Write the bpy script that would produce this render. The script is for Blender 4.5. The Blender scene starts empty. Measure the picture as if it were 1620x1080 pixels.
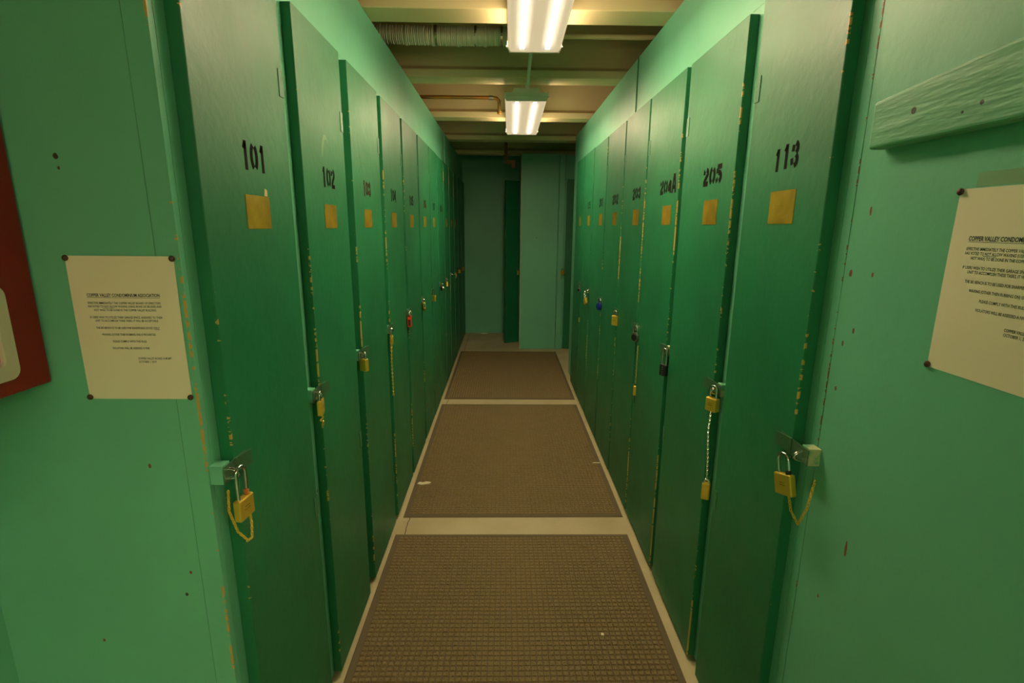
import bpy, bmesh, math, random
from mathutils import Vector, Matrix
import numpy as np

random.seed(7)
C = bpy.context.scene.collection
SC = bpy.context.scene

# ------------------------------------------------------------------ camera
F_PX, PITCH, YAW, ROLL, CAM_H = 807.7, 0.22152, 0.016196, -0.008772, 1.54
def ray(x, y):
    c, s = math.cos(ROLL), math.sin(ROLL)
    x, y = c*x - s*y, s*x + c*y
    d = (x, math.cos(PITCH) - y*math.sin(PITCH), -math.sin(PITCH) - y*math.cos(PITCH))
    c, s = math.cos(YAW), math.sin(YAW)
    return Vector((c*d[0] + s*d[1], -s*d[0] + c*d[1], d[2]))
fwd = ray(0, 0); rt = ray(1, 0) - fwd; dn = ray(0, 1) - fwd
cd = bpy.data.cameras.new('camera'); cam = bpy.data.objects.new('camera', cd); C.objects.link(cam)
cd.sensor_width = 36.0; cd.lens = F_PX/1620*36.0; cd.clip_start = 0.02
R = Matrix((rt, -dn, -fwd)).transposed()
cam.matrix_world = Matrix.Translation((0, 0, CAM_H)) @ R.to_4x4()
cd.dof.use_dof = False
SC.camera = cam

# ------------------------------------------------------------------ world, exposure
w = bpy.data.worlds.new('world'); SC.world = w; w.use_nodes = True
w.node_tree.nodes['Background'].inputs[0].default_value = (0.9, 0.8, 0.5, 1)
w.node_tree.nodes['Background'].inputs[1].default_value = 0.02
SC.view_settings.view_transform = 'Standard'; SC.view_settings.look = 'None'
SC.view_settings.gamma = 1.0; SC.view_settings.use_curve_mapping = False
SC.view_settings.exposure = 0.0
SC.cycles.max_bounces = 10; SC.cycles.diffuse_bounces = 6; SC.cycles.sample_clamp_indirect = 6
TUBE_X, SIDE = 0.058, 33.0
LAMP = 146.0            # radiance of the tubes seen through the lens
GLOW = 0.62            # radiance of the lens between them
LAMP_COL = (1.0, 0.80, 0.475)

# ------------------------------------------------------------------ helpers
def nodes(m):
    m.use_nodes = True
    return m.node_tree
class NT:
    def __init__(s, name):
        s.m = bpy.data.materials.new(name); s.t = nodes(s.m); s.b = s.t.nodes['Principled BSDF']
        s.out = s.t.nodes['Material Output']
    def n(s, kind, **kw):
        x = s.t.nodes.new(kind)
        for k, v in kw.items(): setattr(x, k, v)
        return x
    def l(s, a, b): s.t.links.new(a, b)
    def math(s, op, a, b=None, c=None, clamp=False):
        x = s.n('ShaderNodeMath', operation=op, use_clamp=clamp)
        for i, v in enumerate((a, b, c)):
            if v is None: continue
            if isinstance(v, (int, float)): x.inputs[i].default_value = v
            else: s.l(v, x.inputs[i])
        return x.outputs[0]
    def noise(s, vec, scale, detail=2.0, rough=0.5, mapping=None):
        if mapping:
            mp = s.n('ShaderNodeMapping'); mp.inputs['Scale'].default_value = mapping; s.l(vec, mp.inputs[0]); vec = mp.outputs[0]
        x = s.n('ShaderNodeTexNoise'); x.inputs['Scale'].default_value = scale; x.inputs['Detail'].default_value = detail
        x.inputs['Roughness'].default_value = rough; s.l(vec, x.inputs['Vector']); return x.outputs['Fac']
    def mix(s, fac, a, b):
        x = s.n('ShaderNodeMix', data_type='RGBA')
        if isinstance(fac, (int, float)): x.inputs[0].default_value = fac
        else: s.l(fac, x.inputs[0])
        for i, v in ((6, a), (7, b)):
            if isinstance(v, tuple): x.inputs[i].default_value = (*v[:3], 1)
            else: s.l(v, x.inputs[i])
        return x.outputs[2]
    def ramp(s, v, lo, hi):
        x = s.n('ShaderNodeMapRange'); s.l(v, x.inputs[0]); x.inputs[1].default_value = lo; x.inputs[2].default_value = hi
        return x.outputs[0]
    def bump(s, h, strength, dist=0.002):
        x = s.n('ShaderNodeBump'); x.inputs['Strength'].default_value = strength; x.inputs['Distance'].default_value = dist
        s.l(h, x.inputs['Height']); s.l(x.outputs[0], s.b.inputs['Normal'])
    def pos(s): return s.n('ShaderNodeNewGeometry').outputs['Position']
    def obj(s): return s.n('ShaderNodeTexCoord').outputs['Object']
    def sep(s, v):
        x = s.n('ShaderNodeSeparateXYZ'); s.l(v, x.inputs[0]); return x.outputs
    def set(s, col=None, rough=None, metal=None, spec=None):
        if col is not None:
            if isinstance(col, tuple): s.b.inputs['Base Color'].default_value = (*col[:3], 1)
            else: s.l(col, s.b.inputs['Base Color'])
        if rough is not None:
            if isinstance(rough, (int, float)): s.b.inputs['Roughness'].default_value = rough
            else: s.l(rough, s.b.inputs['Roughness'])
        if metal is not None: s.b.inputs['Metallic'].default_value = metal
        if spec is not None: s.b.inputs['Specular IOR Level'].default_value = spec
        return s.m

def flat(name, col, rough=0.5, metal=0.0, spec=0.5):
    return NT(name).set(col, rough, metal, spec)

def paint(name, col, rough=0.42, chip=None, var=0.12, bumps=0.35, spec=0.5, scuffs=True, chipcol=(0.62, 0.36, 0.08), thr=0.56, spots=None, marks=None):
    """brush painted plywood; chip = function(sx, sy, sz, nt) -> 0..1 socket of where edges wear through"""
    s = NT(name); p = s.pos()
    blot = s.noise(p, 2.2, 3)
    c = s.mix(s.ramp(blot, 0.3, 0.75), tuple(x*(1-var) for x in col), tuple(min(1, x*(1+var)) for x in col))
    if scuffs:
        sc = s.noise(p, 9, 5, 0.75, (1, 1, .35)); k = s.ramp(sc, 0.66, 0.8)
        c = s.mix(s.math('MULTIPLY', k, 0.25), c, tuple(min(1, x*1.8+.05) for x in col))
    if spots:
        vo = s.n('ShaderNodeTexVoronoi'); vo.inputs['Scale'].default_value = 5.0; s.l(p, vo.inputs['Vector'])
        k = s.math('LESS_THAN', vo.outputs['Distance'], 0.03)
        k2 = s.math('GREATER_THAN', s.noise(p, 3.1, 0), 0.52)
        c = s.mix(s.math('MULTIPLY', s.math('MULTIPLY', k, k2), 0.8), c, spots)
    if marks:   # worn spots at given places: (axis a, axis b, [(a, b, half a, half b, colour)])
        q = s.sep(p); wob = s.math('MULTIPLY', s.math('SUBTRACT', s.noise(p, 120, 3), .5), 1.6)
        for a, b_, ra, rb, cc in marks[2]:
            da = s.math('DIVIDE', s.math('SUBTRACT', q[marks[0]], a), ra); db = s.math('DIVIDE', s.math('SUBTRACT', q[marks[1]], b_), rb)
            r2 = s.math('ADD', s.math('ADD', s.math('MULTIPLY', da, da), s.math('MULTIPLY', db, db)), wob)
            c = s.mix(s.math('LESS_THAN', r2, 1.0), c, cc)
    if chip:
        o = s.sep(s.obj()); mask = chip(o[0], o[1], o[2], s)
        big = s.noise(p, 3.0, 1, 0.5, (.2, .2, 1)); sm = s.noise(p, 75, 3, 0.6, (.4, .4, 1))
        v = s.math('ADD', s.math('MULTIPLY', big, 0.55), s.math('MULTIPLY', sm, 0.45))
        c = s.mix(s.math('MULTIPLY', mask, s.math('GREATER_THAN', v, thr)), c, chipcol)
    s.set(c, None, 0, spec)
    rn = s.noise(p, 6, 3)
    mr = s.n('ShaderNodeMapRange'); s.l(rn, mr.inputs[0]); mr.inputs[3].default_value = rough-.07; mr.inputs[4].default_value = rough+.1
    s.l(mr.outputs[0], s.b.inputs['Roughness'])
    h1 = s.noise(p, 45, 3, 0.55); h2 = s.noise(p, 13, 2)
    h = s.math('ADD', s.math('MULTIPLY', h1, 0.6), s.math('MULTIPLY', h2, 1.0))
    s.bump(h, bumps, 0.004)
    return s.m

class MB:
    """collects shapes for ONE mesh object"""
    def __init__(s): s.b = bmesh.new()
    def box(s, x0, x1, y0, y1, z0, z1):
        if x0 > x1: x0, x1 = x1, x0
        if y0 > y1: y0, y1 = y1, y0
        vs = [s.b.verts.new(v) for v in ((x0,y0,z0),(x1,y0,z0),(x1,y1,z0),(x0,y1,z0),(x0,y0,z1),(x1,y0,z1),(x1,y1,z1),(x0,y1,z1))]
        for f in ((0,3,2,1),(4,5,6,7),(0,1,5,4),(1,2,6,5),(2,3,7,6),(3,0,4,7)): s.b.faces.new([vs[i] for i in f])
        return s
    def prism(s, pts, axis, a, b_):
        """closed 2-D outline pushed along an axis"""
        def P(p, t):
            q = list(p); q.insert(axis, t); return q
        A = [s.b.verts.new(P(p, a)) for p in pts]; B = [s.b.verts.new(P(p, b_)) for p in pts]
        n = len(pts)
        for i in range(n): s.b.faces.new((A[i], A[(i+1) % n], B[(i+1) % n], B[i]))
        s.b.faces.new(A[::-1]); s.b.faces.new(B)
        return s
    def tube(s, pts, r, seg=10, closed=False, cap=True, radii=None):
        pts = [Vector(p) for p in pts]; n = len(pts); rings = []
        prev = None
        for i, p in enumerate(pts):
            if closed: t = pts[(i+1) % n] - pts[i-1]
            else: t = pts[min(i+1, n-1)] - pts[max(i-1, 0)]
            t.normalize()
            if prev is None:
                a = Vector((0, 0, 1)) if abs(t.z) < .9 else Vector((1, 0, 0))
                u = t.cross(a).normalized()
            else:
                u = (prev - t*prev.dot(t)).normalized()
            prev = u; v = t.cross(u); rr = radii[i] if radii else r
            rings.append([s.b.verts.new(p + (u*math.cos(2*math.pi*k/seg) + v*math.sin(2*math.pi*k/seg))*rr) for k in range(seg)])
        m = n if closed else n-1
        for i in range(m):
            a, b_ = rings[i], rings[(i+1) % n]
            for k in range(seg): s.b.faces.new((a[k], a[(k+1) % seg], b_[(k+1) % seg], b_[k]))
        if cap and not closed: s.b.faces.new(rings[0][::-1]); s.b.faces.new(rings[-1])
        return s
    def sphere(s, c, r, u=12, v=8, sc=(1, 1, 1)):
        m = Matrix.Translation(c) @ Matrix.Diagonal((r*sc[0], r*sc[1], r*sc[2], 1))
        bmesh.ops.create_uvsphere(s.b, u_segments=u, v_segments=v, radius=1, matrix=m); return s
    def build(s, name, mat, parent=None, loc=(0, 0, 0), rot=(0, 0, 0), smooth=False, bevel=0, bseg=2, flip=False):
        if flip:
            for v in s.b.verts: v.co.x = -v.co.x
        bmesh.ops.recalc_face_normals(s.b, faces=s.b.faces)
        me = bpy.data.meshes.new(name); s.b.to_mesh(me); s.b.free()
        if smooth:
            for p in me.polygons: p.use_smooth = True
        me.materials.append(mat)
        o = bpy.data.objects.new(name, me); C.objects.link(o); o.location = loc; o.rotation_euler = rot
        if parent: o.parent = parent
        if bevel:
            md = o.modifiers.new('bevel', 'BEVEL'); md.width = bevel; md.segments = bseg; md.limit_method = 'ANGLE'
            md.angle_limit = math.radians(40)
        if smooth and not bevel:
            md = o.modifiers.new('es', 'EDGE_SPLIT'); md.split_angle = math.radians(45)
        return o

def tag(o, label=None, cat=None, group=None, kind=None):
    if label: o['label'] = label
    if cat: o['category'] = cat
    if group: o['group'] = group
    if kind: o['kind'] = kind
    return o
def empty(name, loc, rot=(0, 0, 0), **k):
    o = bpy.data.objects.new(name, None); C.objects.link(o); o.location = loc; o.rotation_euler = rot
    o.empty_display_size = .05
    return tag(o, **k)
def struct(o, label=None): return tag(o, label=label, kind='structure')

# ------------------------------------------------------------------ materials
LG = (0.160, 0.490, 0.320)      # light green paint
DG = (0.009, 0.165, 0.066)      # dark green paint
edge_chip = lambda x, y, z, s: s.math('MULTIPLY', s.math('LESS_THAN', s.math('ABSOLUTE', y), 0.0045), s.math('GREATER_THAN', s.math('ABSOLUTE', x), 0.0235))
M_LG = paint('light_green_paint', LG, 0.42, bumps=0.25, var=.07, scuffs=False, spots=(0.10, 0.035, 0.015))
RST, DRK = (.26, .075, .025), (.06, .03, .015)
M_LGR = paint('light_green_paint_right_wall', LG, 0.42, bumps=0.32, var=.07, scuffs=False, marks=(1, 2, [(1.027, 1.454, .005, .007, RST), (.965, 1.456, .003, .005, RST),
    (.997, 1.575, .003, .009, RST), (.993, 1.342, .003, .006, RST), (1.019, 1.31, .003, .006, RST), (.914, .904, .0035, .018, RST), (.972, .746, .003, .004, RST), (1.019, 1.213, .003, .005, RST)]))
M_LGF = paint('light_green_paint_front_wall', LG, 0.42, bumps=0.28, var=.07, scuffs=False, marks=(0, 2, [(-.779, 1.652, .005, .005, DRK), (-.777, 1.633, .002, .003, DRK),
    (-.702, 1.07, .003, .005, RST), (-.652, .829, .003, .004, RST), (-.667, .776, .0035, .004, DRK), (-.858, .663, .003, .004, RST)]))
M_LGX = paint('light_green_paint_worn_left', LG, 0.42, bumps=0.35, var=.07, scuffs=False, chip=lambda x, y, z, s: s.math('MULTIPLY', s.math('LESS_THAN', s.math('ABSOLUTE', y), 0.0025), s.math('GREATER_THAN', x, -0.0045)), thr=0.53)
M_LGY = paint('light_green_paint_worn_right', LG, 0.42, bumps=0.3, var=.07, scuffs=False, chip=lambda x, y, z, s: s.math('MULTIPLY', s.math('LESS_THAN', s.math('ABSOLUTE', y), 0.003), s.math('LESS_THAN', x, 0.003)), thr=0.53, chipcol=(.33, .11, .03))
M_DGL = paint('dark_green_paint_left', DG, 0.46, chip=edge_chip, var=.16, bumps=0.35, spec=0.58, thr=.60)
M_DG = paint('dark_green_paint', DG, 0.46, chip=edge_chip, var=.16, bumps=0.35, spec=0.58, thr=.555)
M_DGF = paint('dark_green_hardware_paint', (0.03, 0.17, 0.08), 0.38, bumps=.2)
M_BEAM = paint('cream_beam_paint', (0.85, 0.66, 0.38), 0.6, bumps=.2, var=.08, scuffs=False)
M_DECK = paint('brown_ceiling_deck', (0.22, 0.14, 0.055), 0.85, bumps=.3, var=.2, scuffs=False)
M_RED = paint('red_enamel', (0.27, 0.006, 0.004), 0.35, bumps=.06, var=.1)
M_SILVER = flat('chromed_steel', (0.62, 0.60, 0.56), 0.22, 1.0)
M_DULL = flat('dull_steel', (0.40, 0.38, 0.32), 0.38, 1.0)
M_BRASS = flat('brass', (0.85, 0.55, 0.08), 0.33, 0.6)
M_BLACK = flat('black_plastic', (0.015, 0.014, 0.014), 0.4)
M_REDPL = flat('red_plastic', (0.65, 0.06, 0.012), 0.4)
M_BLUE = flat('blue_anodised', (0.02, 0.04, 0.42), 0.35, 0.3)
M_ORANGE = flat('orange_plastic', (0.55, 0.17, 0.03), 0.5)
M_WHITE = flat('white_enamel', (0.86, 0.82, 0.76), 0.4)
M_RIM = flat('pale_plastic_rim', (0.62, 0.55, 0.42), 0.35)
M_REDIN = flat('bright_red_paint', (0.50, 0.012, 0.01), 0.35)
M_INK = flat('stencil_ink', (0.016, 0.011, 0.008), 0.9, 0, .1)
M_INKR = flat('faded_red_stencil_ink', (0.085, 0.025, 0.015), 0.9, 0, .1)
M_TEXT = flat('printed_ink', (0.03, 0.03, 0.035), 0.8)
M_PIN = flat('dark_thumbtack', (0.10, 0.045, 0.03), 0.4, 0.5)
M_RUST = paint('rusted_pipe', (0.28, 0.08, 0.03), 0.7, bumps=.4)
M_CHIPW = flat('bare_wood', (0.70, 0.52, 0.28), 0.7)
M_SCRAP = flat('white_scrap', (0.75, 0.68, 0.5), 0.7)

s = NT('warm_white_paper'); p = s.pos()
s.set(s.mix(s.noise(p, 3), (0.86, 0.73, 0.55), (0.92, 0.79, 0.60)), 0.6, 0, .3); s.bump(s.noise(p, 9, 2), .25, .004); M_PAPER = s.m

s = NT('engraved_brass_plate'); p = s.pos()
n1 = s.noise(p, 14, 3); n2 = s.noise(p, 90, 3)
s.set(s.mix(s.ramp(n1, .3, .7), (0.36, 0.215, 0.010), (0.60, 0.38, 0.025)), 0.42, 0.65); s.bump(n2, .3, .002); M_PLATE = s.m

s = NT('painted_concrete'); p = s.pos(); xyz = s.sep(p)
n1 = s.noise(p, 3, 4); n2 = s.noise(p, 60, 3)
c = s.mix(s.ramp(n1, .3, .7), (0.42, 0.34, 0.20), (0.54, 0.45, 0.28))
wob = s.math('MULTIPLY', s.math('SUBTRACT', s.noise(p, 8, 4), 0.5), 0.045)
d = s.math('ABSOLUTE', s.math('ADD', s.math('ADD', xyz[0], 0.503), wob))
crack = s.math('LESS_THAN', d, 0.0022)
c = s.mix(crack, c, (0.05, 0.035, 0.02))
sp = s.ramp(s.noise(p, 25, 4, .8), .70, .74); c = s.mix(s.math('MULTIPLY', sp, .5), c, (0.16, 0.11, 0.05))
s.set(c, 0.5, 0, .4); s.bump(s.math('ADD', n2, s.math('MULTIPLY', n1, 2)), .25, .003); M_FLOOR = s.m

s = NT('brown_ribbed_matting'); p = s.pos()
n1 = s.noise(p, 170, 3, .8); n2 = s.noise(p, 4, 3)
c = s.mix(s.ramp(n1, .3, .72), (0.105, 0.074, 0.033), (0.33, 0.235, 0.115))
c = s.mix(s.math('MULTIPLY', s.ramp(n2, .45, .75), .35), c, (0.25, 0.175, 0.08))
s.set(c, 0.95, 0, .2); s.bump(n1, .6, .003); M_MAT = s.m
M_MATB = flat('dark_rubber_border', (0.125, 0.090, 0.046), 0.75)

s = NT('crinkled_foil_duct'); p = s.pos(); xyz = s.sep(p)
rid = s.math('SINE', s.math('MULTIPLY', xyz[0], 620))
n1 = s.noise(p, 9, 4, .7)
s.set((0.85, 0.78, 0.60), 0.34, 0.25); s.bump(s.math('ADD', s.math('MULTIPLY', rid, .4), s.math('MULTIPLY', n1, 1.5)), .8, .006); M_FOIL = s.m

s = NT('copper_pipe'); p = s.pos()
s.set(s.mix(s.ramp(s.noise(p, 12, 3), .4, .6), (0.72, 0.30, 0.06), (0.45, 0.28, 0.10)), 0.4, 0.8); M_COPPER = s.m

def lens_material(kind):
    """prismatic lens lit from behind by two tubes that run along local y"""
    s = NT('lit_prismatic_lens_' + kind); o = s.sep(s.obj())
    d = s.math('ABSOLUTE', s.math('SUBTRACT', s.math('ABSOLUTE', o[0]), TUBE_X))
    e = s.math('MULTIPLY', s.math('SUBTRACT', 0.575, s.math('ABSOLUTE', o[1])), 12.0, clamp=True)
    s.set((0.7, 0.65, 0.5), 0.4)
    if kind == 'tube':
        s.b.inputs['Emission Color'].default_value = (*LAMP_COL, 1)
        s.l(s.math('ADD', s.math('MULTIPLY', e, LAMP), 0.7), s.b.inputs['Emission Strength'])
    elif kind == 'side':
        s.b.inputs['Emission Color'].default_value = (*LAMP_COL, 1)
        s.b.inputs['Emission Strength'].default_value = SIDE
    else:
        g = s.math('POWER', s.math('SUBTRACT', 1.0, s.math('DIVIDE', d, 0.040), clamp=True), 1.5)
        st = s.math('ADD', s.math('MULTIPLY', s.math('MULTIPLY', g, e), 1.6), GLOW)
        s.l(s.mix(g, (1.0, 0.74, 0.48), (1.0, 0.86, 0.70)), s.b.inputs['Emission Color'])
        s.l(st, s.b.inputs['Emission Strength'])
    return s.m
M_LENS, M_TUBE, M_SIDE = [lens_material(k) for k in ('lens', 'tube', 'side')]

# ------------------------------------------------------------------ room shell
XL, XR = -0.588, 0.700          # painted frame planes on either side of the aisle
YF = 0.945                      # front wall that faces the camera, left
ZC, ZD = 2.41, 2.78             # underside of beams, deck
YB, YN = 7.40, -2.60
MB().box(-1.25, 3.35, YN-.1, YB+.1, -.08, 0).build('floor', M_FLOOR)['kind'] = 'structure'
MB().box(-1.25, 3.35, YN-.1, YB+.1, ZD, ZD+.08).build('ceiling', M_DECK)['kind'] = 'structure'
struct(MB().box(-1.25, 2.05, YB, YB+.06, 0, ZD).build('wall_back', M_LG))
struct(MB().box(-1.25, 3.35, YN-.06, YN, 0, ZD).build('wall_rear', M_LG))
struct(MB().box(-1.12, -1.06, YN, YF, 0, ZD).build('wall_left', M_LG))
struct(MB().box(-1.12, XL-.0435, YF, YF+.02, 0, ZD).build('wall_front_left', M_LGF))
struct(MB().box(0, -.042, 0, .016, 0, ZD-.001).build('trim_1', M_LGX, loc=(XL, YF-.001, 0)))
struct(MB().box(XR, XR+.03, -.35, 1.047, 0, ZC).build('wall_right', M_LGR))
struct(MB().box(0, .03, 0, .026, 0, ZC).build('trim_2', M_LGY, loc=(XR, 1.049, 0)))
# walls above the locker doors
struct(MB().box(XL-.03, XL, YF+.0165, YB, 2.126, ZC).build('wall_left_upper', M_LG))
struct(MB().box(XR, XR+.03, 1.0765, 5.35, 2.136, ZC).build('wall_right_upper', M_LG))
struct(MB().box(XR, XR+.03, 4.985, 5.35, 0, 2.135).build('wall_right_end', M_LG))
struct(MB().box(XR+.0305, 2.0, 5.32, 5.35, 0, ZC).build('wall_alcove', M_LG))
struct(MB().box(1.95, 2.0, 5.351, YB, 0, ZD).build('wall_alcove_side', M_LG))
struct(MB().box(XR+.031, 3.20, -.35, -.32, 0, ZD).build('wall_corner', M_LG))  # unseen corner, invented so the added rear fixtures miss the right wall
struct(MB().box(3.20, 3.25, YN, -.32, 0, ZD).build('wall_rear_side', M_LG))
# brown lining above the wall tops
struct(MB().box(-1.12, -1.06, YF+.021, YB, 2.13, ZD).build('wall_left_outer', M_DECK))
struct(MB().box(1.26, 1.30, -.349, 5.319, 2.13, ZD).build('wall_right_outer', M_DECK))
# steel beams across the aisle
for i, y in enumerate((-1.75, -.65, .35, 1.35, 2.35, 3.34, 4.50, 5.60, 6.66)):
    b = MB(); x0, x1 = -1.05, 3.19 if y < -.5 else (1.25 if y < 5.3 else 1.94)
    zt = ZD-.002
    pts = [(y, ZC+.001), (y+.155, ZC+.001), (y+.155, ZC+.022), (y+.10, ZC+.034), (y+.092, ZC+.06), (y+.092, zt), (y+.058, zt), (y+.058, ZC+.075), (y+.035, ZC+.058), (y, ZC+.046)]
    b.prism([(p_[0], p_[1]) for p_ in pts], 0, x0, x1)
    o = b.build('ceiling_beam', M_BEAM, bevel=.003, bseg=1)
    names = {2.35: 'cream ceiling beam nearest the camera, just in front of the foil duct',
             3.34: 'cream ceiling beam between the two lit fixtures',
             4.50: 'cream ceiling beam over the middle of the second light fixture',
             5.60: 'cream ceiling beam just past the far end of the second light fixture',
             6.66: 'dim cream ceiling beam farthest away, above the back wall'}
    tag(o, names.get(y, 'cream ceiling beam over the near end of the aisle behind the camera'), 'beam', 'cream beams across the ceiling')

# ------------------------------------------------------------------ light fixtures
def fixture(loc, wd, L, label, rz=0.0, far_only=False):
    t = empty('ceiling_light', loc, (0, 0, rz), label=label, cat='light fixture', group='fluorescent fixtures along the aisle')
    h = wd/2
    hz = .075
    MB().prism([(-h*.66, .046), (h*.66, .046), (h*.55, hz), (-h*.55, hz)], 1, -L/2+.004, L/2-.004).build('housing', M_WHITE, t, bevel=.002)
    tw = .0105; q = [(-h+.004, .044), (-h+.004, .022), (-h+.018, .0)]
    for c in (-TUBE_X, TUBE_X): q += [(c-tw, 0.0), (c+tw, 0.0)]
    q += [(h-.018, .0), (h-.004, .022), (h-.004, .044)]
    lens = MB().prism(q, 1, -L/2+.006, L/2-.006).build('diffuser', M_LENS, t)
    lens.data.materials.append(M_TUBE); lens.data.materials.append(M_SIDE)
    for f in lens.data.polygons:
        if abs(f.normal.y) > .9 or f.normal.z > .9: continue
        if abs(f.normal.z) < .5: f.material_index = 2
        elif abs(abs(f.center.x)-TUBE_X) < .002 and f.normal.z < -.9: f.material_index = 1
    for e in (-1, 1):
        y0 = e*L/2; b = MB()
        b.prism([(-h, .046), (-h, .022), (-h+.012, -.003), (h-.012, -.003), (h, .022), (h, .046)], 1, y0-e*.002, y0+e*.010)
        b.box(-h-.004, h+.004, y0-e*.002, y0+e*.013, .020, .026)
        c = b.build('end_cap', M_WHITE, t, bevel=.0015)
        for sx in (-1, 1):
            MB().sphere((sx*(h-.004), y0+e*.006, .050), .005, 8, 6).build('latch', M_BRASS, c)
    MB().tube([(0, -L/2-.001, .062), (0, -L/2+.004, .062)], .014, 14).build('knockout', M_WHITE, t)
    return t
fixture((0.128, 2.00, 2.332), .255, 1.22, 'lit fluorescent fixture nearest the camera, cut off by the top of the picture', rz=-.01)
fixture((0.139, 4.09, 2.316), .277, 1.22, 'lit fluorescent fixture fully in view, hanging beyond the nearer one', rz=-.01)
fixture((1.10, -.93, 2.332), .255, 1.22, 'unseen fluorescent fixture added for light around the corner behind the camera', rz=math.radians(40))  # added out of view to brighten the left front wall
fixture((1.70, -1.60, 2.332), .255, 1.22, 'second unseen fluorescent fixture added for light around the corner behind the camera', rz=math.radians(40))  # second added lamp, placed where it misses the right wall
fixture((-.20, -2.15, 2.332), .255, 1.22, 'unseen fluorescent fixture added for light, turned crosswise behind the camera', rz=math.pi/2)  # unseen lamp added to throw more light on the left front wall
o = MB().tube([(.122, 2.62, 2.385), (.128, 2.9, 2.388), (.138, 3.40, 2.394)], .009, 12).build('conduit', M_WHITE, smooth=True)
tag(o, 'thin pale metal conduit running between the two lit ceiling fixtures', 'conduit')
j = MB().tube([(.1385, 3.40, 2.394), (.139, 3.46, 2.398)], .014, 12).build('conduit_fitting', M_WHITE, o)

# foil duct and pipes in the bays
b = MB(); pts = []; rad = []
x = -1.04
while x < .10:
    pts.append((x, 2.955 + .004*math.sin(x*9), 2.508 + .004*math.sin(x*7))); 
    k = int(round(x/.008)); rad.append(.044 + (.0012 if k % 2 else -.0012) + (.004 if (k % 17) in (3, 4) else 0) + random.uniform(-.0008, .0008)); x += .008
b.tube(pts, .05, 22, radii=rad)
o = b.build('foil_duct', M_FOIL)
tag(o, 'crinkled silver foil flexible duct crossing under the ceiling at left', 'duct')
for x in (-.36, -.155, -.02):
    MB().tube([(x-.006, 2.955, 2.508), (x+.006, 2.955, 2.508)], .0485, 22).build('duct_clamp', M_SILVER, o)
o = MB().tube([(1.24, 2.86, 2.485), (.7, 2.90, 2.495), (.18, 3.02, 2.535)], .013, 12).build('water_pipe', M_BEAM, smooth=True)
tag(o, 'thin cream painted pipe crossing under the ceiling at right', 'pipe')
o = MB().tube([(-1.04, 4.17, 2.487), (-.10, 4.17, 2.487), (-.065, 4.17, 2.483), (-.046, 4.17, 2.465), (-.044, 4.17, 2.40), (-.044, 4.17, 2.378)], .013, 14).build('copper_pipe', M_COPPER, smooth=True)
tag(o, 'copper pipe with an elbow turned down beside the far light fixture', 'pipe')
MB().tube([(-.125, 4.17, 2.487), (-.09, 4.17, 2.487)], .0165, 14).build('coupling', M_DULL, o)
MB().tube([(-.044, 4.17, 2.395), (-.044, 4.17, 2.372)], .0165, 14).build('coupling', M_COPPER, o)
o = MB().tube([(.012, 6.3, ZD-.002), (.012, 6.3, 2.36)], .018, 12).build('sprinkler_head', M_RUST, smooth=True)
tag(o, 'rusty sprinkler pipe and valve hanging under the ceiling at the far end', 'sprinkler')
MB().tube([(.01+.032*math.cos(a), 6.29, 2.325+.032*math.sin(a)) for a in [math.radians(t_) for t_ in range(100, 460, 20)]], .006, 8, closed=True).build('ring', M_DULL, o)
MB().box(-.005, .10, 6.28, 6.32, 2.255, 2.295).box(.075, .125, 6.275, 6.325, 2.21, 2.30).tube([(.012, 6.3, 2.36), (.012, 6.3, 2.27)], .02, 10).build('valve_body', M_RUST, o, bevel=.006)

# ------------------------------------------------------------------ stencilled digits
def arc(cx, cy, rx, ry, a0, a1, n=9):
    return [(cx+rx*math.cos(math.radians(a0+(a1-a0)*i/(n-1))), cy+ry*math.sin(math.radians(a0+(a1-a0)*i/(n-1)))) for i in range(n)]
T = .205
GL = {
 '0': [arc(.34, .5, .24, .42, 100+10, 250-4, 9), arc(.34, .5, .24, .42, 70-10, -66+4, 9)],
 '1': [[(.36, 0), (.36, .98)], [(.24, .72), (.36, .92)]],
 '2': [arc(.20, .72, .07, .16, 200, 110, 4), arc(.34, .72, .22, .19, 75, -40, 7) + [(.28, .36), (.14, .16)], [(.08, .09), (.60, .09)]],
 '3': [arc(.32, .72, .2, .19, 80, -60, 6), arc(.32, .28, .23, .21, 60, -80, 7), [(.13, .62), (.17, .84)], [(.10, .34), (.16, .13)]],
 '4': [[(.40, .95), (.10, .40)], [(.06, .30), (.34, .30)], [(.48, 0), (.48, .95)]],
 '5': [[(.14, .90), (.56, .90)], [(.15, .80), (.15, .56)], arc(.32, .34, .24, .24, 100, -70, 8), [(.10, .26), (.16, .10)]],
 '6': [arc(.34, .5, .24, .42, 100, 240, 9), arc(.34, .28, .22, .22, 80, -70, 7), arc(.36, .72, .2, .2, 70, 20, 3)],
 '7': [[(.10, .90), (.56, .90)], [(.52, .78), (.28, .0)]],
 '8': [arc(.34, .73, .18, .18, 110, 250, 7), arc(.34, .73, .18, .18, 70, -70, 7), arc(.34, .27, .22, .2, 110, 250, 7), arc(.34, .27, .22, .2, 70, -70, 7)],
 'A': [[(.04, 0), (.28, 1.0)], [(.60, 0), (.38, 1.0)], [(.20, .30), (.46, .30)]],
}
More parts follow.
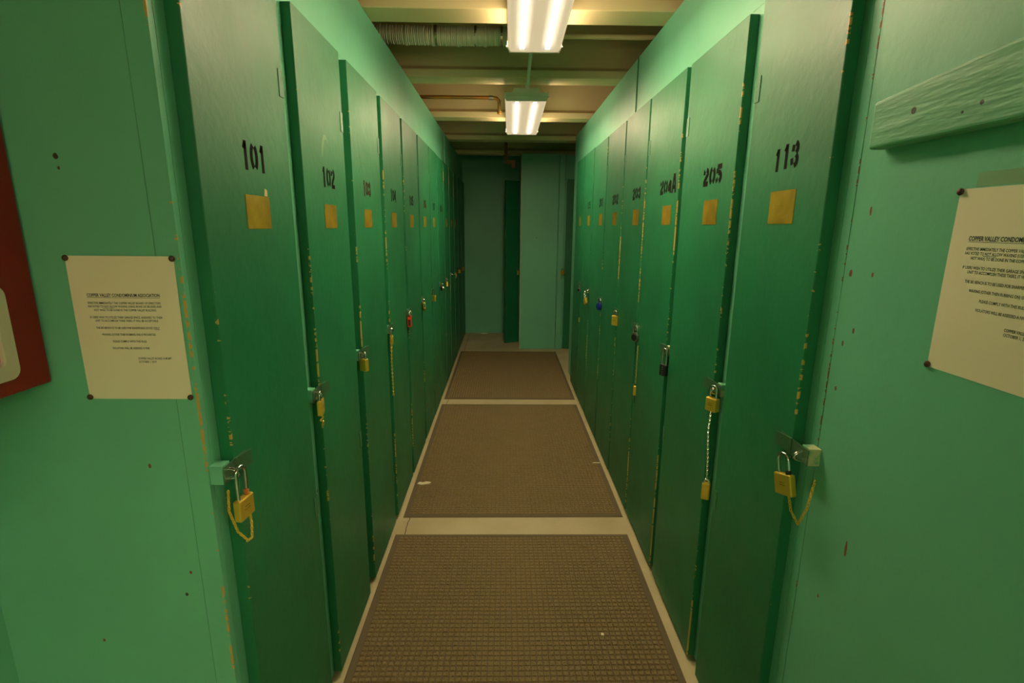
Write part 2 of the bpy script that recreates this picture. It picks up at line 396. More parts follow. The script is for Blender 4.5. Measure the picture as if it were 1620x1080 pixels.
def number(txt, parent, s_, yc, zc, h, wd, mat, offs=None):
    """ribbon digits lying on the door face (local x = outward .0286)"""
    b = MB(); n = len(txt); cw = wd/n; X0, X1 = .0281, .0286
    for i, ch in enumerate(txt):
        hh = h; dz = 0
        if offs: hh = h*offs[i][0]; dz = offs[i][1]
        for pl in GL[ch]:
            q = [(p_[0], p_[1]) for p_ in pl]
            for a, c in zip(q[:-1], q[1:]):
                A = Vector((a[0]*cw/.76, a[1]*hh)); B = Vector((c[0]*cw/.76, c[1]*hh)); d = (B-A)
                if d.length < 1e-6: continue
                d.normalize(); nn = Vector((-d.y, d.x))*(T*cw/.68*.5); e = d*(T*cw*.12)
                quad = [A-e+nn, B+e+nn, B+e-nn, A-e-nn]
                out = []
                for v in quad:
                    u = v.x + i*cw - wd/2; vv = v.y - h/2 + dz
                    out.append((yc + (u if s_ > 0 else -u), zc + vv))
                b.prism(out, 0, X0, X1)
    return b.build('painted_number', mat, parent, flip=s_ < 0)

# ------------------------------------------------------------------ lockers
STAPLE = []
def locker(s_, y0, y1, top, num=None, numcol=None, plate=True, label='', low_hinge=.71, fr0=None, fr1=None, numw=.105, numh=.060, offs=None, blk=-.04, bhw=.018, block=True, X=None, numz=1.686, numy=None, group=None, gap0=0.012):
    x = XL if s_ > 0 else XR
    t = empty('storage_locker', (x, y0, 0), label=label, cat='locker', group=group)
    f0 = (fr0 if fr0 is not None else y0-.055) - y0; f1 = (fr1 if fr1 is not None else y1+.02) - y0
    D = y1 - y0; FL = s_ < 0
    ztop = 2.1255 if s_ > 0 else 2.1355
    MB().box(-.40, 0, f0, f1, .012, ztop).build('cabinet_frame', M_LG, t, flip=FL)
    d = MB().box(.0005, .028, 0, D, .018+random.uniform(0, .008), top).build('door', M_DG if FL else M_DGL, t, flip=FL, bevel=.0018)
    if num: number(num, d, s_, D*.47 if numy is None else numy, numz + random.uniform(-.002, .002), numh, numw, numcol or M_INK, offs)
    if plate:
        yc = D*.46 if numy is None else numy - .004
        if s_ < 0 and numy is None: yc = .20
        z0, z1 = (1.530, 1.603) if s_ > 0 else (1.552, 1.630)
        MB().box(.028, .0292, yc-.057, yc+.057, z0, z1).build('name_plate', M_PLATE, d, flip=FL)
    for hz in (1.882 if s_ > 0 else 1.90, low_hinge):
        h = MB().box(.028, .030, D-.026, D-.001, hz-.032, hz+.032).build('hinge', M_DGF, d, flip=FL, bevel=.0008)
        # knuckle barrel
        for k in range(3):
            MB().tube([((-1 if FL else 1)*.031, D+.003, hz-.03+k*.021), ((-1 if FL else 1)*.031, D+.003, hz-.012+k*.021)], .0035, 8).build('hinge_knuckle', M_DGF, h) if False else None
    # hasp: wood block on the frame, strap across to the door, staple ring
    hz = 1.045 if s_ > 0 else 1.045
    if block:
        MB().box(0, .0260, blk-bhw*.8, blk+bhw*.8, hz-.018, hz+.022)  .build('hasp_block', M_LG if s_ > 0 else M_LGB, t, flip=FL, bevel=.001)
    hp = MB().box(.0284, .0300, blk-bhw+.001, .045, hz-.018, hz+.020)
    hp.prism([(.0302, .004), (.0322, .004), (.0400, .050), (.0382, .050)], 2, hz-.014, hz+.020)
    hp.tube([(.031, .001, hz-.019), (.031, .001, hz+.021)], .0035, 8)
    hp = hp.build('hasp', M_HASP, d, flip=FL, bevel=.0006)
    st = MB().tube([(.026+.022*math.sin(a), blk+.004, hz-.002+.011*math.cos(a)) for a in [math.pi*k/8 for k in range(9)]], .0036, 8)
    STAPLE.append((s_, y0+blk+.004, hz))
    st.build('staple', M_SILVER, t, flip=FL, smooth=True)
    return t, hz

s = NT('hasp_block_wood'); p = s.pos()
s.set(s.mix(s.ramp(s.noise(p, 30, 2), .42, .5), (0.16, 0.42, 0.24), (0.50, 0.50, 0.28)), .55); M_LGB = s.m
M_HASP = flat('green_dulled_steel', (0.10, 0.22, 0.12), 0.30, 0.5)

left_near = [0.99, 1.495, 1.975, 2.475, 2.965, 3.485, 3.975, 4.43, 4.885, 5.345, 5.82, 6.30, 6.79]
left_end = 7.30
ltxt = ['101', '102', '103', '104', '105', '106', '107', '108', None, None, None, None, None]
GAPL = [.092, .086, .066, .05, .045, .03, .03, .03, .03, .03, .03, .03, .03]
far_l = ['ninth from the near end of the left row', 'tenth from the near end of the left row', 'eleventh from the near end of the left row',
         'second to last of the left row, in the dim stretch', 'last of the left row, beside the back wall']
descl = ['beside the pinned notice at left', 'with a pale smear above its number', 'third from the near end of the left row', 'long brass chain hanging at its edge',
         'with the red padlock', 'red number, sideways brass padlock, left row', 'seventh from the near end of the left row', 'eighth from the near end of the left row']
descr = ['beside the wooden board and notice at right', 'second from the near end of the right row', 'with the black combination padlock',
         'with the dark round dial padlock', 'fifth from the near end of the right row', 'with the blue padlock', 'with the big brass padlock tilted outward']
LK = []
for i, y in enumerate(left_near):
    nx = left_near[i+1] if i+1 < len(left_near) else left_end+.04
    y1 = nx - GAPL[i]
    f0 = YF+.0165 if i == 0 else y - GAPL[i-1] + .003
    f1 = nx - GAPL[i] + .0025 if i < 12 else YB-.002
    gp = .056 if i == 0 else GAPL[i-1]
    lab = ('dark green locker stencilled %s, ' % ltxt[i]) + descl[i] if ltxt[i] else 'dark green locker, ' + far_l[i-8]
    LK.append(locker(1, y, y1, 2.108+random.uniform(-.003, .003), ltxt[i], M_INKR if i in (2, 5) else M_INK, i not in (7, 11, 12), lab,
           low_hinge=.72 if i < 2 else .28, fr0=f0, fr1=f1, numy=[.222, .212, .195, .20, .215, .22, .20, .20, .2, .22, .2, .2, .2][i],
           numw=[.118, .125, .118, .130, .14, .13, .13, .13, .1, .1, .1, .1, .1][i], group='lockers of the left row', blk=-gp/2, bhw=min(.018, gp/2-.004)))
right_near = [1.10, 1.556, 2.05, 2.535, 3.015, 3.52, 4.035, 4.50]
right_end = 4.97
rtxt = ['113', '205', '204A', '203', '202', '201', '115', None]
GAPR = [.082, .045, .022, .026, .024, .022, .02, .02]
for i, y in enumerate(right_near):
    nx = right_near[i+1] if i+1 < len(right_near) else right_end
    y1 = nx - GAPR[i]
    f0 = 1.0765 if i == 0 else y - GAPR[i-1] + .003
    f1 = nx - GAPR[i] + .0025 if i < 7 else 4.984
    gp = .10 if i == 0 else GAPR[i-1]
    lab = ('dark green locker stencilled %s, ' % rtxt[i]) + descr[i] if rtxt[i] else 'dark green locker at the far end of the right row, without a readable number'
    offs = [(.92, .0), (.98, .003), (1.05, .002)] if i == 0 else ([(.95, 0), (.95, 0), (.85, .0), (1.25, -.002)] if i == 2 else ([(.95, .0), (.95, .0), (.98, .0)] if i == 1 else None))
    locker(-1, y, y1, 2.118+random.uniform(-.003, .003), rtxt[i], M_INK, True, lab, low_hinge=.70 if i < 4 else .30, fr0=f0, fr1=f1,
           numy=[.175, .162, .130, .155, .185, .145, .15, .17][i], numw=[.115, .160, .215, .165, .165, .15, .13, .1][i], numh=.057, offs=offs,
           numz=1.708, group='lockers of the right row', blk=-.052 if i == 0 else -gp/2, bhw=min(.018, gp/2-.004))
    # name plates on this row sit a little off the numbers

# ------------------------------------------------------------------ padlocks
def chain(b, pts, r=.0014, step=.0075):
    """links along a polyline"""
    P = [Vector(p_) for p_ in pts]; seg = [(P[i+1]-P[i]).length for i in range(len(P)-1)]; tot = sum(seg)
    n = max(2, int(tot/step))
    for k in range(n):
        d = (k+.5)*tot/n; i = 0
        while i < len(seg)-1 and d > seg[i]: d -= seg[i]; i += 1
        c = P[i] + (P[i+1]-P[i])*(d/seg[i]); t = (P[i+1]-P[i]).normalized()
        a = Vector((0, 0, 1)) if abs(t.z) < .8 else Vector((0, 1, 0))
        u = t.cross(a).normalized(); v = t.cross(u)
        if k % 2: u = v
        b.tube([c + t*(math.cos(q)*step*.68) + u*(math.sin(q)*step*.36) for q in [2*math.pi*m/8 for m in range(8)]], r, 5, closed=True)
    return b
KG = 'padlocks hanging on the lockers'
def padlock(x, y, z, label, s_=1, yaw=0, tilt=0, kind='brass', w_=.040, h_=.034, t_=.016, sh=.024, lift=0, name='padlock'):
    """root at body centre; body broad face points along local +x"""
    t = empty(name, (x, y, z), (tilt, 0, yaw), label=label, cat='padlock', group=KG)
    body_m = {'brass': M_BRASS, 'combo': M_BLACK, 'red': M_REDPL, 'blue': M_BLUE, 'round': M_DULL, 'silver': M_SILVER}[kind]
    if kind in ('round', 'blue'):
        b = MB(); b.tube([(-t_*.5, 0, 0), (t_*.5, 0, 0)], w_*.5, 22); b.build('body', body_m, t, bevel=.002)
        d = MB().tube([(t_*.5, 0, 0), (t_*.5+.003, 0, 0)], w_*.34, 18).tube([(-t_*.5-.003, 0, 0), (-t_*.5, 0, 0)], w_*.34, 18).build('dial', M_BLACK if kind == 'round' else M_BLUE, t, bevel=.0008)
        top = w_*.40
    else:
        b = MB().box(-t_/2, t_/2, -w_/2, w_/2, -h_/2, h_/2).build('body', body_m, t, bevel=.0035, bseg=3)
        MB().tube([(0, 0, -h_/2-.0008), (0, 0, -h_/2+.001)], .0045, 12).build('keyway', M_DULL, t)
        top = h_/2
        if kind == 'combo':
            for k in range(4):
                MB().tube([(-t_/2-.002, 0, h_*.28-k*h_*.2), (t_/2+.002, 0, h_*.28-k*h_*.2)], .0028, 8).build('number_wheel', M_DULL, t)
        if kind == 'red':
            MB().box(-t_/2-.0008, t_/2+.0008, -w_*.26, w_*.26, -h_*.30, h_*.30).box(-t_*.3, t_*.3, -w_/2-.001, w_/2+.001, -h_*.36, h_*.22).build('black_insert', M_BLACK, t, bevel=.001)
        if kind == 'brass' and w_ > .034:
            b = MB()
            for k in range(2): b.box(t_/2-.0002, t_/2+.0005, -.009+k*.001, .009-k*.002, -.002+k*.0055, .0002+k*.0055)
            b.build('stamped_mark', M_PLATE, t)
    rr = w_*.30
    pts = [(0, -rr, top-.004), (0, -rr, top+sh-rr)] + [(0, -rr*math.cos(a), top+sh-rr+rr*math.sin(a)) for a in [math.pi*k/8 for k in range(1, 8)]] + [(0, rr, top+sh-rr), (0, rr, top-.004)]
    MB().tube(pts, .0040, 10).build('shackle', M_SILVER, t, smooth=True)
    return t
def lockchain(t, pts, mat, name='chain', step=.0075, r=.0014):
    return chain(MB(), pts, r, step).build(name, mat, t)

M_SMEAR = flat('pale_paint_smear', (.10, .25, .115), .5)
def smear(i, pts, y, z, mat, name='paint_smear'):
    d = [c for c in LK[i][0].children if c.name.startswith('door')][0]
    MB().prism([(y+a, z+b) for a, b in pts], 0, .0281, .0284).build(name, mat, d)
smear(1, [(-.034, -.046), (-.022, -.040), (-.010, -.012), (.004, .012), (.020, .014), (.026, -.004), (.030, .014), (.018, .028), (-.004, .026), (-.020, .006), (-.030, -.020)], .190, 1.785, M_SMEAR)
smear(2, [(-.03, .03), (-.018, .01), (-.004, -.03), (.0, -.04), (-.004, -.008), (-.018, .028)], .09, 1.775, M_SMEAR)
smear(2, [(.02, .03), (.034, .0), (.045, -.028), (.034, -.010)], .08, 1.785, M_SMEAR)
smear(0, [(-.009, -.008), (.008, -.008), (.007, .006), (-.005, .009)], .262, 1.612, M_CHIPW, 'bare_chip')
HL, HR = -.546, .659
def snap(s_, y, z, k):
    """hang the shackle on the nearest staple"""
    if abs(z-1.0) > .08: return y, z, k
    ys = min((q[1] for q in STAPLE if q[0] == s_), key=lambda v: abs(v-y))
    h_ = k.get('h_', .034) if k.get('kind') not in ('round', 'blue') else k.get('w_', .04)*.8
    if not k.get('tilt'): k['sh'] = max(.018, 1.058 - (z + h_/2))
    return (ys if ys < 2 else (ys+y)/2), z, k
def L(y, z, label, **k):
    y, z, k = snap(1, y, z, k); return padlock(k.pop('x', HL), y, z, label, 1, **k)
def Rr(y, z, label, **k):
    y, z, k = snap(-1, y, z, k); return padlock(k.pop('x', HR), y, z, label, -1, **k)
t = L(.968, .968, 'brass padlock with a looped brass chain, hanging on locker 101', yaw=-.12, w_=.048, h_=.046, x=-.537, sh=.038)
MB().tube([(0, .012, .021), (0, .012, .034)], .0055, 12).build('shackle_sleeve', M_ORANGE, t)
lockchain(t, [(-.018, -.018, .045), (-.020, -.020, .0), (-.010, -.014, -.05), (0, .0, -.078), (.004, .008, -.076), (.004, .012, -.045), (.003, .012, -.022)], M_BRASS, r=.0013, step=.006)
t = L(1.425, 1.010, 'brass padlock with a short bunched chain, hanging on locker 102', yaw=.2, w_=.044, h_=.046, sh=.032)
lockchain(t, [(0, 0, -.024), (.004, .004, -.035), (-.003, -.003, -.043), (.003, .002, -.05), (0, 0, -.066)], M_BRASS, step=.006, r=.0018)
L(1.905, 1.008, 'brass padlock seen edge on, hanging on locker 103', yaw=1.0, w_=.036, h_=.050, sh=.030, t_=.018)
t = L(2.42, .998, 'brass padlock beside a long straight brass chain, hanging on locker 104', yaw=.2, w_=.042, h_=.042, sh=.032)
lockchain(t, [(0, -.03, .03), (-.004, -.032, -.10), (-.002, -.028, -.275)], M_BRASS, step=.009, r=.0018)
L(2.90, 1.000, 'red padlock with black sides, hanging on locker 105', yaw=.1, kind='red', w_=.058, h_=.062, t_=.022, sh=.034)
L(3.44, 1.004, 'brass padlock swung sideways, hanging on locker 106', yaw=.3, tilt=1.05, w_=.050, h_=.042)
L(3.925, .992, 'brass padlock, hanging on locker 107', yaw=.8, w_=.040, h_=.048)
L(4.40, 1.012, 'dull silver round padlock, hanging on locker 108', yaw=.6, kind='round', w_=.045, sh=.05, x=-.535)
L(4.85, 1.000, 'brass padlock, hanging on the locker just past number 108', yaw=.5, w_=.034, h_=.044, tilt=-.15)
t = L(5.29, 1.028, 'short silver padlock, hanging two lockers past number 108', yaw=.9, kind='silver', w_=.05, h_=.034, x=-.52)
L(5.77, 1.000, 'tilted brass padlock, hanging three lockers past number 108', yaw=.4, tilt=.5, w_=.036, h_=.046)
L(6.25, 1.000, 'small brass padlock, hanging on the second to last locker of the left row', yaw=.8, w_=.036, h_=.040)
L(6.74, .990, 'brass padlock, hanging on the last locker of the left row near the back wall', yaw=.6, w_=.038, h_=.048)
t = padlock(.650, 1.068, .966, 'brass padlock with a hanging loop of chain, on locker 113', -1, yaw=math.pi+.25, tilt=.25, w_=.050, h_=.050, sh=.046)
MB().tube([(0, .013, .021), (0, .013, .034)], .0065, 12).build('shackle_sleeve', M_BLACK, t)
lockchain(t, [(-.004, .004, -.022), (-.004, .008, -.06), (-.010, .020, -.088), (-.024, .034, -.05), (-.036, .044, .0), (-.044, .046, .02)], M_BRASS, r=.0012)
Rr(1.525, .998, 'brass padlock with a stamped face, hanging on locker 205', yaw=math.pi+.45, w_=.040, h_=.044, sh=.034, t_=.022)
t = Rr(1.535, .690, 'brass padlock dangling low from a silver chain between lockers 205 and 113', yaw=math.pi+1.2, w_=.026, h_=.058, sh=.012, x=.672, t_=.018)
lockchain(t, [(0, 0, .036), (-.006, -.004, .12), (-.014, -.010, .21), (-.014, -.006, .30)], M_SILVER, step=.007, r=.0010)
Rr(2.005, .968, 'black combination padlock on a long shackle, hanging on locker 204A', yaw=math.pi+.5, kind='combo', w_=.034, h_=.048, sh=.056, t_=.018)
Rr(2.47, 1.002, 'dark round dial padlock, hanging on locker 203', yaw=math.pi+.6, kind='round', w_=.050, sh=.044)
t = Rr(2.478, .728, 'slim brass padlock hanging low from a brass chain below locker 203 hasp', yaw=math.pi+1.0, w_=.022, h_=.050, sh=.014, x=.672)
lockchain(t, [(0, 0, .038), (0, .0, .15), (0, .0, .235)], M_BRASS, step=.009, r=.0016)
MB().tube([(0, 0, -.064), (0, 0, -.024)], .007, 10).build('silver_sleeve', M_SILVER, t)
t = Rr(2.95, 1.000, 'brass padlock with a small chain loop, hanging on locker 202', yaw=math.pi+.8, w_=.040, h_=.060, sh=.034)
lockchain(t, [(-.004, .018, .045), (-.002, .034, .036), (-.002, .030, .020)], M_BRASS, r=.002)
t = Rr(3.465, 1.005, 'blue round dial padlock, hanging on locker 201', yaw=math.pi+.5, kind='blue', w_=.050, sh=.040, t_=.022)
Rr(3.99, .968, 'large brass padlock tilted outward, hanging on locker 115', yaw=math.pi+.2, tilt=.42, w_=.048, h_=.050, sh=.058, x=.645)
Rr(4.46, 1.000, 'dark padlock, hanging on the unnumbered last locker of the right row', yaw=math.pi+.6, kind='round', w_=.036, sh=.034)
t = Rr(4.47, .735, 'tiny brass padlock hanging low beside the unnumbered last locker of the right row', yaw=math.pi+1.0, w_=.022, h_=.040, sh=.02, x=.675)
lockchain(t, [(0, 0, .038), (0, .0, .12), (0, .0, .24)], M_DULL, step=.009, r=.001)

# ------------------------------------------------------------------ far end: boxed-in lockers
t = empty('end_cabinet', (.20, 6.40, 0), label='light green boxed cabinet standing out from the back wall, right of centre', cat='cabinet')
MB().box(0, .455, 0, .95, .004, 2.385).build('cabinet_body', M_LG, t, bevel=.002)
MB().box(.459, .53, 0, .95, .004, 2.383).build('side_board', M_LG, t, bevel=.002)
MB().box(-.006, -.0005, -.004, .03, .004, 2.385).build('edge_trim', M_BEAM, t)
t = empty('end_locker', (.735, 6.42, 0), label='dark green locker door right of the light green end cabinet, facing the camera', cat='locker')
MB().box(.0, 1.2, .012, .40, .004, 2.38).build('cabinet_frame', M_LG, t)
d = MB().box(.018, .46, -.018, .0115, .01, 2.10).build('door', M_DG, t, bevel=.002)
MB().box(.005, .03, -.022, -.0185, .98, 1.02).build('hasp', M_HASP, d)
t = padlock(.722, 6.375, .985, 'brass padlock on the dark door right of the end cabinet', yaw=-math.pi/2+.4, w_=.042, h_=.05)
lockchain(t, [(.0, -.03, .03), (.0, -.03, -.05), (0, -.03, -.09)], M_BRASS, step=.01)
t = empty('open_locker_door', (.188, 6.80, 0), (0, 0, math.radians(30)), label='dark green locker door standing ajar, left of the light green end cabinet', cat='locker door')
d = MB().box(-.205, 0, -.014, .014, .012, 2.105).build('door', M_DG, t, bevel=.002)
MB().box(-.03, -.004, -.018, -.0145, .96, 1.0).build('hasp', M_HASP, d)
padlock(.178, 6.72, .95, 'brass padlock on the ajar door left of the end cabinet', yaw=.2, w_=.034, h_=.06)
struct(MB().box(-.0, .006, 0, .012, 2.13, ZC-.002).build('trim_3', M_LG, loc=(XL, 5.24, 0)))
struct(MB().box(-.006, .0, 0, .004, 2.14, ZC-.002).build('trim_4', M_DGF, loc=(XR, 2.92, 0)))

# ------------------------------------------------------------------ notices
LINES = [
 ('COPPER VALLEY CONDOMINIUM ASSOCIATION', .728, .0068, .0, True, 'c', .150),
 ('EFFECTIVE IMMEDIATELY THE COPPER VALLEY BOARD OF DIRECTORS', .678, .0046, 0, False, 'c', .150),
 ('HAS VOTED TO NOT ALLOW WAXING (USING IRONS OR BRUSHES AND', .655, .0046, 0, False, 'c', .152),
 ('HOT WAX) TO BE DONE IN THE COPPER VALLEY BUILDING', .630, .0046, 0, False, 'c', .128),
 ('IF USERS WISH TO UTILIZE THEIR GARAGE SPACE, ASSIGNED TO THEIR', .580, .0046, 0, False, 'c', .150),
 ('UNIT TO ACCOMPLISH THESE TASKS, IT WILL BE ACCEPTABLE', .557, .0046, 0, False, 'c', .130),
 ('THE SKI BENCH IS TO BE USED FOR SHARPENING EDGES ONLY', .507, .0046, 0, False, 'c', .132),
 ('WAXING (OTHER THEN RUBBING ON) IS PROHIBITED', .461, .0046, 0, False, 'c', .112),
 ('PLEASE COMPLY WITH THIS RULE', .413, .0046, 0, False, 'c', .070),
 ('VIOLATORS WILL BE ASSESSED A FINE', .365, .0046, 0, False, 'c', .078),
 ('COPPER VALLEY BOARD & MGMT', .292, .0046, 0, False, 'r', .070),
 ('OCTOBER 1, 2019', .268, .0046, 0, False, 'r2', .037),
]
def text_mesh(txt, size, width, bold):
    cu = bpy.data.curves.new('t', 'FONT'); cu.body = txt; cu.size = size*1.35
    cu.offset = .00022 if bold else .00008
    cu.resolution_u = 2
    o = bpy.data.objects.new('t', cu); C.objects.link(o)
    bpy.context.view_layer.update()
    dg = bpy.context.evaluated_depsgraph_get()
    me = bpy.data.meshes.new_from_object(o.evaluated_get(dg))
    bpy.data.objects.remove(o); bpy.data.curves.remove(cu)
    xs = [v.co.x for v in me.vertices]; k = width/(max(xs)-min(xs)); x0 = min(xs)
    for v in me.vertices: v.co.x = (v.co.x-x0)*k
    return me
def notice(loc, rot, W, H, label, skew=0.0, tape=False):
    """sheet in its local xz plane, front towards -y, origin at the middle of the bottom edge"""
    t = empty('paper_notice', loc, rot, label=label, cat='notice', group='printed notices pinned to the walls')
    b = MB(); nx, nz = 12, 14; G = {}
    for side, yy in ((0, 0), (1, .0004)):
        for i in range(nx+1):
            for j in range(nz+1):
                u, v = i/nx, j/nz
                e = (abs(2*v-1)**2)*0 + .0035*math.sin(math.pi*v)*(math.sin(math.pi*u)**.5 if 0 < u < 1 else .25) 
                G[side, i, j] = b.b.verts.new(((u-.5)*W, -.0008 - e + yy, v*H))
    for i in range(nx):
        for j in range(nz):
            b.b.faces.new((G[0, i, j], G[0, i+1, j], G[0, i+1, j+1], G[0, i, j+1]))
            b.b.faces.new((G[1, i, j], G[1, i, j+1], G[1, i+1, j+1], G[1, i+1, j]))
    for i in range(nx):
        b.b.faces.new((G[0, i, 0], G[1, i, 0], G[1, i+1, 0], G[0, i+1, 0])); b.b.faces.new((G[0, i, nz], G[0, i+1, nz], G[1, i+1, nz], G[1, i, nz]))
    for j in range(nz):
        b.b.faces.new((G[0, 0, j], G[0, 0, j+1], G[1, 0, j+1], G[1, 0, j])); b.b.faces.new((G[0, nx, j], G[1, nx, j], G[1, nx, j+1], G[0, nx, j+1]))
    sheet = b.build('sheet', M_PAPER, t, smooth=True)
    vs, fs = [], []
    def surf(x, z):
        u, v = min(max(x/W+.5, .001), .999), z/H
        return -.0008 - .0035*math.sin(math.pi*v)*math.sin(math.pi*u)**.5 - .0002
    for txt, fr, size, _, bold, al, wd in LINES:
        wd = wd*W/.2159 *.98; z0 = fr*H
        me = text_mesh(txt, size*W/.2159, wd, bold)
        x0 = -wd/2 - .002 if al == 'c' else (W*.5 - .030*W/.2159 - wd if al == 'r' else W*.5 - .030*W/.2159 - .070*W/.2159*.98)
        n0 = len(vs)
        for v in me.vertices:
            X = x0+v.co.x; Z = z0+v.co.y; vs.append((X, surf(X, Z), Z))
        fs += [tuple(n0+k for k in p_.vertices) for p_ in me.polygons]
        bpy.data.meshes.remove(me)
        ul = [(x0, x0+wd)] if bold else ([(x0+wd*.205, x0+wd*.345)] if 'NOT ALLOW' in txt else ([(x0+wd*.925, x0+wd)] if txt.endswith('ONLY') else []))
        for a, c in ul:
            for q in range(6):
                xa = a+(c-a)*q/6; xb = a+(c-a)*(q+1)/6; n0 = len(vs); zz = z0-size*.32
                for X, Z in ((xa, zz), (xb, zz), (xb, zz+.0006), (xa, zz+.0006)): vs.append((X, surf(X, Z), Z))
                fs.append((n0, n0+1, n0+2, n0+3))
    me = bpy.data.meshes.new('printed_text'); me.from_pydata(vs, [], fs); me.materials.append(M_TEXT)
    o = bpy.data.objects.new('printed_text', me); C.objects.link(o); o.parent = sheet
    for sx in (-1, 1):
        for zz in (.004, H-.004):
            MB().sphere((sx*(W/2-.002), -.003, zz), .0055, 12, 8, (1, .7, 1)).build('thumbtack', M_PIN, t, smooth=True)
    if tape:
        MB().box(-W/2+.025, W/2-.01, -.0006, -.0002, H+.002, H+.022).build('clear_tape', M_TAPE, t)
    return t
s = NT('clear_tape'); s.set((0.55, 0.6, 0.4), 0.15); s.b.inputs['Alpha'].default_value = .25; M_TAPE = s.m
notice((-.6955, YF-.0018, 1.211), (0, 0, 0), .194, .271, 'white printed notice pinned to the green wall at left, beside the red box')
notice((XR, .6965, 1.321), (0, 0, -math.pi/2), .2159, .2805, 'white printed notice pinned to the right wall under the wooden board', tape=True)

# ------------------------------------------------------------------ painted board on the right wall
s = NT('rough_painted_board'); p = s.pos(); o3 = s.sep(s.obj())
gr = s.noise(p, 16, 4, .6, (1, .22, 1.3)); g2 = s.noise(p, 5, 2, .5, (1, .3, 1))
c = s.mix(s.ramp(g2, .3, .7), (0.125, 0.38, 0.22), (0.155, 0.46, 0.27))
for (hy, hz, r) in ((-.100, .048, .0055), (-.226, .033, .0035), (-.196, .026, .0022)):
    dy = s.math('SUBTRACT', o3[1], hy); dz = s.math('SUBTRACT', o3[2], hz)
    dd = s.math('SQRT', s.math('ADD', s.math('MULTIPLY', dy, dy), s.math('MULTIPLY', dz, dz)))
    c = s.mix(s.math('LESS_THAN', dd, r), c, (0.012, 0.02, 0.012))
s.set(c, .5, 0, .5); s.bump(gr, .7, .009); M_BOARD = s.m
b = MB(); Y0, Y1, n = -1.0, 0.0, 40
for i in range(n):
    pass
b.prism([(Y1, 0), (Y1, .082), (-.26, .104), (-1.2, .104), (-1.2, .002)], 0, -.030, 0)
o = b.build('wall_board', M_BOARD, loc=(XR-.0003, .990, 1.683), bevel=.006, bseg=3)
tag(o, 'rough green painted wooden board fixed to the right wall above the notice', 'board')

# ------------------------------------------------------------------ red cabinet
t = empty('fire_cabinet', (-.935, .60, 1.245), label='red metal fire cabinet at the left edge of the picture', cat='cabinet')
MB().box(-.1235, .078, -.30, .342, 0, .80).build('cabinet_box', M_RED, t, bevel=.004)
def rrect(y0, y1, z0, z1, r, n=6):
    out = []
    for cy, cz, a0 in ((y1-r, z1-r, 0), (y0+r, z1-r, 90), (y0+r, z0+r, 180), (y1-r, z0+r, 270)):
        for k in range(n+1):
            a = math.radians(a0+90*k/n); out.append((cy+r*math.cos(a), cz+r*math.sin(a)))
    return out
outer = rrect(-.10, .272, .030, .192, .018); inner = rrect(-.072, .250, .056, .168, .010)
b = MB(); n = len(outer)
V = {}
for k in range(n):
    V[0, k] = b.b.verts.new((.0785, *outer[k])); V[1, k] = b.b.verts.new((.092, *outer[k])); V[2, k] = b.b.verts.new((.090, *inner[k])); V[3, k] = b.b.verts.new((.0785, *inner[k]))
for k in range(n):
    q = (k+1) % n
    for a in range(4): b.b.faces.new((V[a, k], V[a, q], V[(a+1) % 4, q], V[(a+1) % 4, k]))
b.build('window_rim', M_RIM, t, bevel=.002)
MB().prism(inner, 0, .0785, .081).build('window_panel', M_REDIN, t)

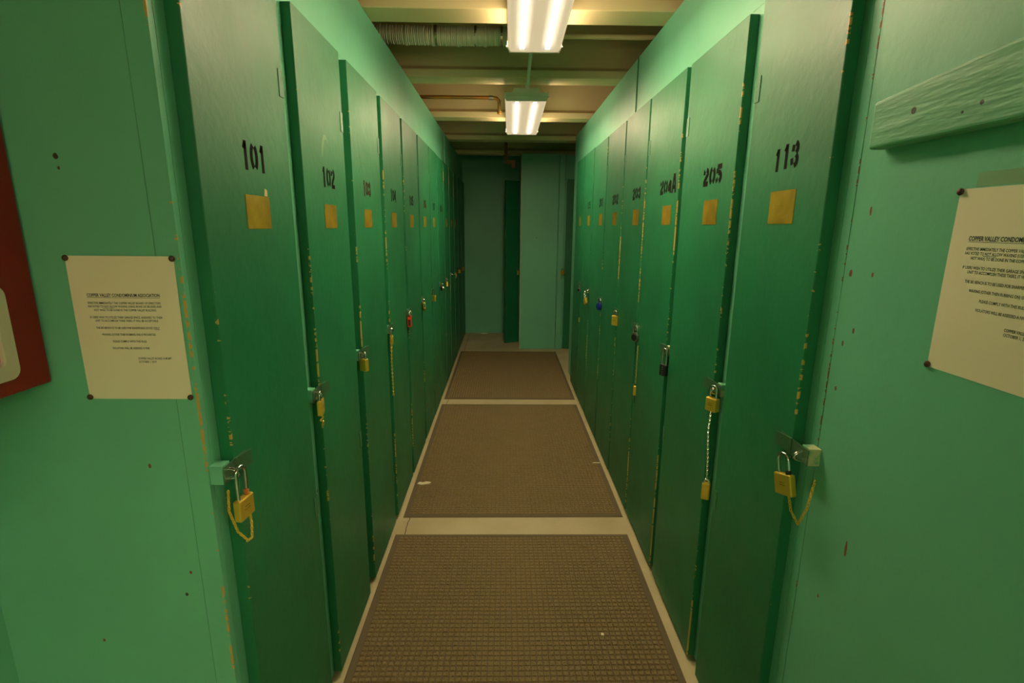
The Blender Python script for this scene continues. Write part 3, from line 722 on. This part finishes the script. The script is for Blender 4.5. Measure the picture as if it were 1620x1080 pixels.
# ------------------------------------------------------------------ mats
def mat_thing(x0, x1, y0, y1, label, rz=0):
    t = empty('floor_mat', ((x0+x1)/2, (y0+y1)/2, 0), (0, 0, rz), label=label, cat='mat', group='ribbed mats along the aisle floor')
    W, H = x1-x0, y1-y0; hx, hy, bd = W/2, H/2, .027
    b = MB()
    rings = []
    for (ax, ay, z) in ((hx, hy, .0005), (hx-.004, hy-.004, .0045), (hx-bd, hy-bd, .006), (hx-bd-.0005, hy-bd-.0005, .0035)):
        rings.append([b.b.verts.new(v) for v in ((-ax, -ay, z), (ax, -ay, z), (ax, ay, z), (-ax, ay, z))])
    for r0, r1 in zip(rings[:-1], rings[1:]):
        for k in range(4): b.b.faces.new((r0[k], r0[(k+1) % 4], r1[(k+1) % 4], r1[k]))
    b.b.faces.new(rings[0][::-1]); b.b.faces.new(rings[-1])
    b.build('rubber_border', M_MATB, t)
    nx = int(round((W-2*bd)/.0222)); ny = int(round((H-2*bd)/.0222)); px, py = (W-2*bd)/nx, (H-2*bd)/ny
    vs, fs = [], []
    for i in range(nx):
        for j in range(ny):
            cx = -hx+bd+(i+.5)*px; cy = -hy+bd+(j+.5)*py; a = px*.44; c_ = py*.44; a2 = px*.34; c2 = py*.30
            wr = max(0., 1-abs(cx)/hx*1.25)*.0022; top = .0082 - wr + random.uniform(-.0005, .0005); a2 += px*.06*min(1, wr*500); c2 += py*.08*min(1, wr*500); n0 = len(vs)
            vs += [(cx-a, cy-c_, .0036), (cx+a, cy-c_, .0036), (cx+a, cy+c_, .0036), (cx-a, cy+c_, .0036), (cx-a2, cy-c2, top), (cx+a2, cy-c2, top), (cx+a2, cy+c2, top), (cx-a2, cy+c2, top)]
            fs += [(n0+4, n0+5, n0+6, n0+7), (n0, n0+1, n0+5, n0+4), (n0+1, n0+2, n0+6, n0+5), (n0+2, n0+3, n0+7, n0+6), (n0+3, n0, n0+4, n0+7)]
    me = bpy.data.meshes.new('waffle_pile'); me.from_pydata(vs, [], fs); me.materials.append(M_MAT)
    o = bpy.data.objects.new('waffle_pile', me); C.objects.link(o); o.parent = t
    return t
mat_thing(-.548, .640, .50, 2.334, 'brown ribbed floor mat nearest the camera')
mat_thing(-.543, .650, 2.492, 4.290, 'brown ribbed floor mat in the middle of the aisle', rz=.004)
mat_thing(-.543, .652, 4.428, 6.25, 'brown ribbed floor mat farthest along the aisle', rz=.0)

# ------------------------------------------------------------------ litter
def scrap(name, loc, pts, label, h=.002, mat=M_SCRAP):
    b = MB(); b.prism(pts, 2, 0, h); o = b.build(name, mat, loc=loc, bevel=.0006, bseg=1); tag(o, label, 'litter'); return o
scrap('paper_scrap', (-.481, 2.85, .0087), [(-.04, -.008), (-.015, -.018), (.03, -.006), (.04, .01), (.012, .018), (-.01, .006), (-.03, .012)], 'crumpled pale scrap on the left of the middle mat', .006)
scrap('white_crumb', (.385, 1.666, .0087), [(-.006, -.005), (.005, -.006), (.007, .004), (-.003, .007)], 'tiny white crumb on the nearest mat', .004)
scrap('straw_bit', (.622, 3.134, .0087), [(-.03, -.004), (.02, -.005), (.024, .003), (-.02, .003)], 'pale straw bit on the right edge of the middle mat', .002)
scrap('paper_scrap', (-.29, 7.34, .0005), [(-.05, -.01), (.05, -.012), (.03, .016), (-.02, .02)], 'white paper scrap on the floor at the foot of the back wall', .012)
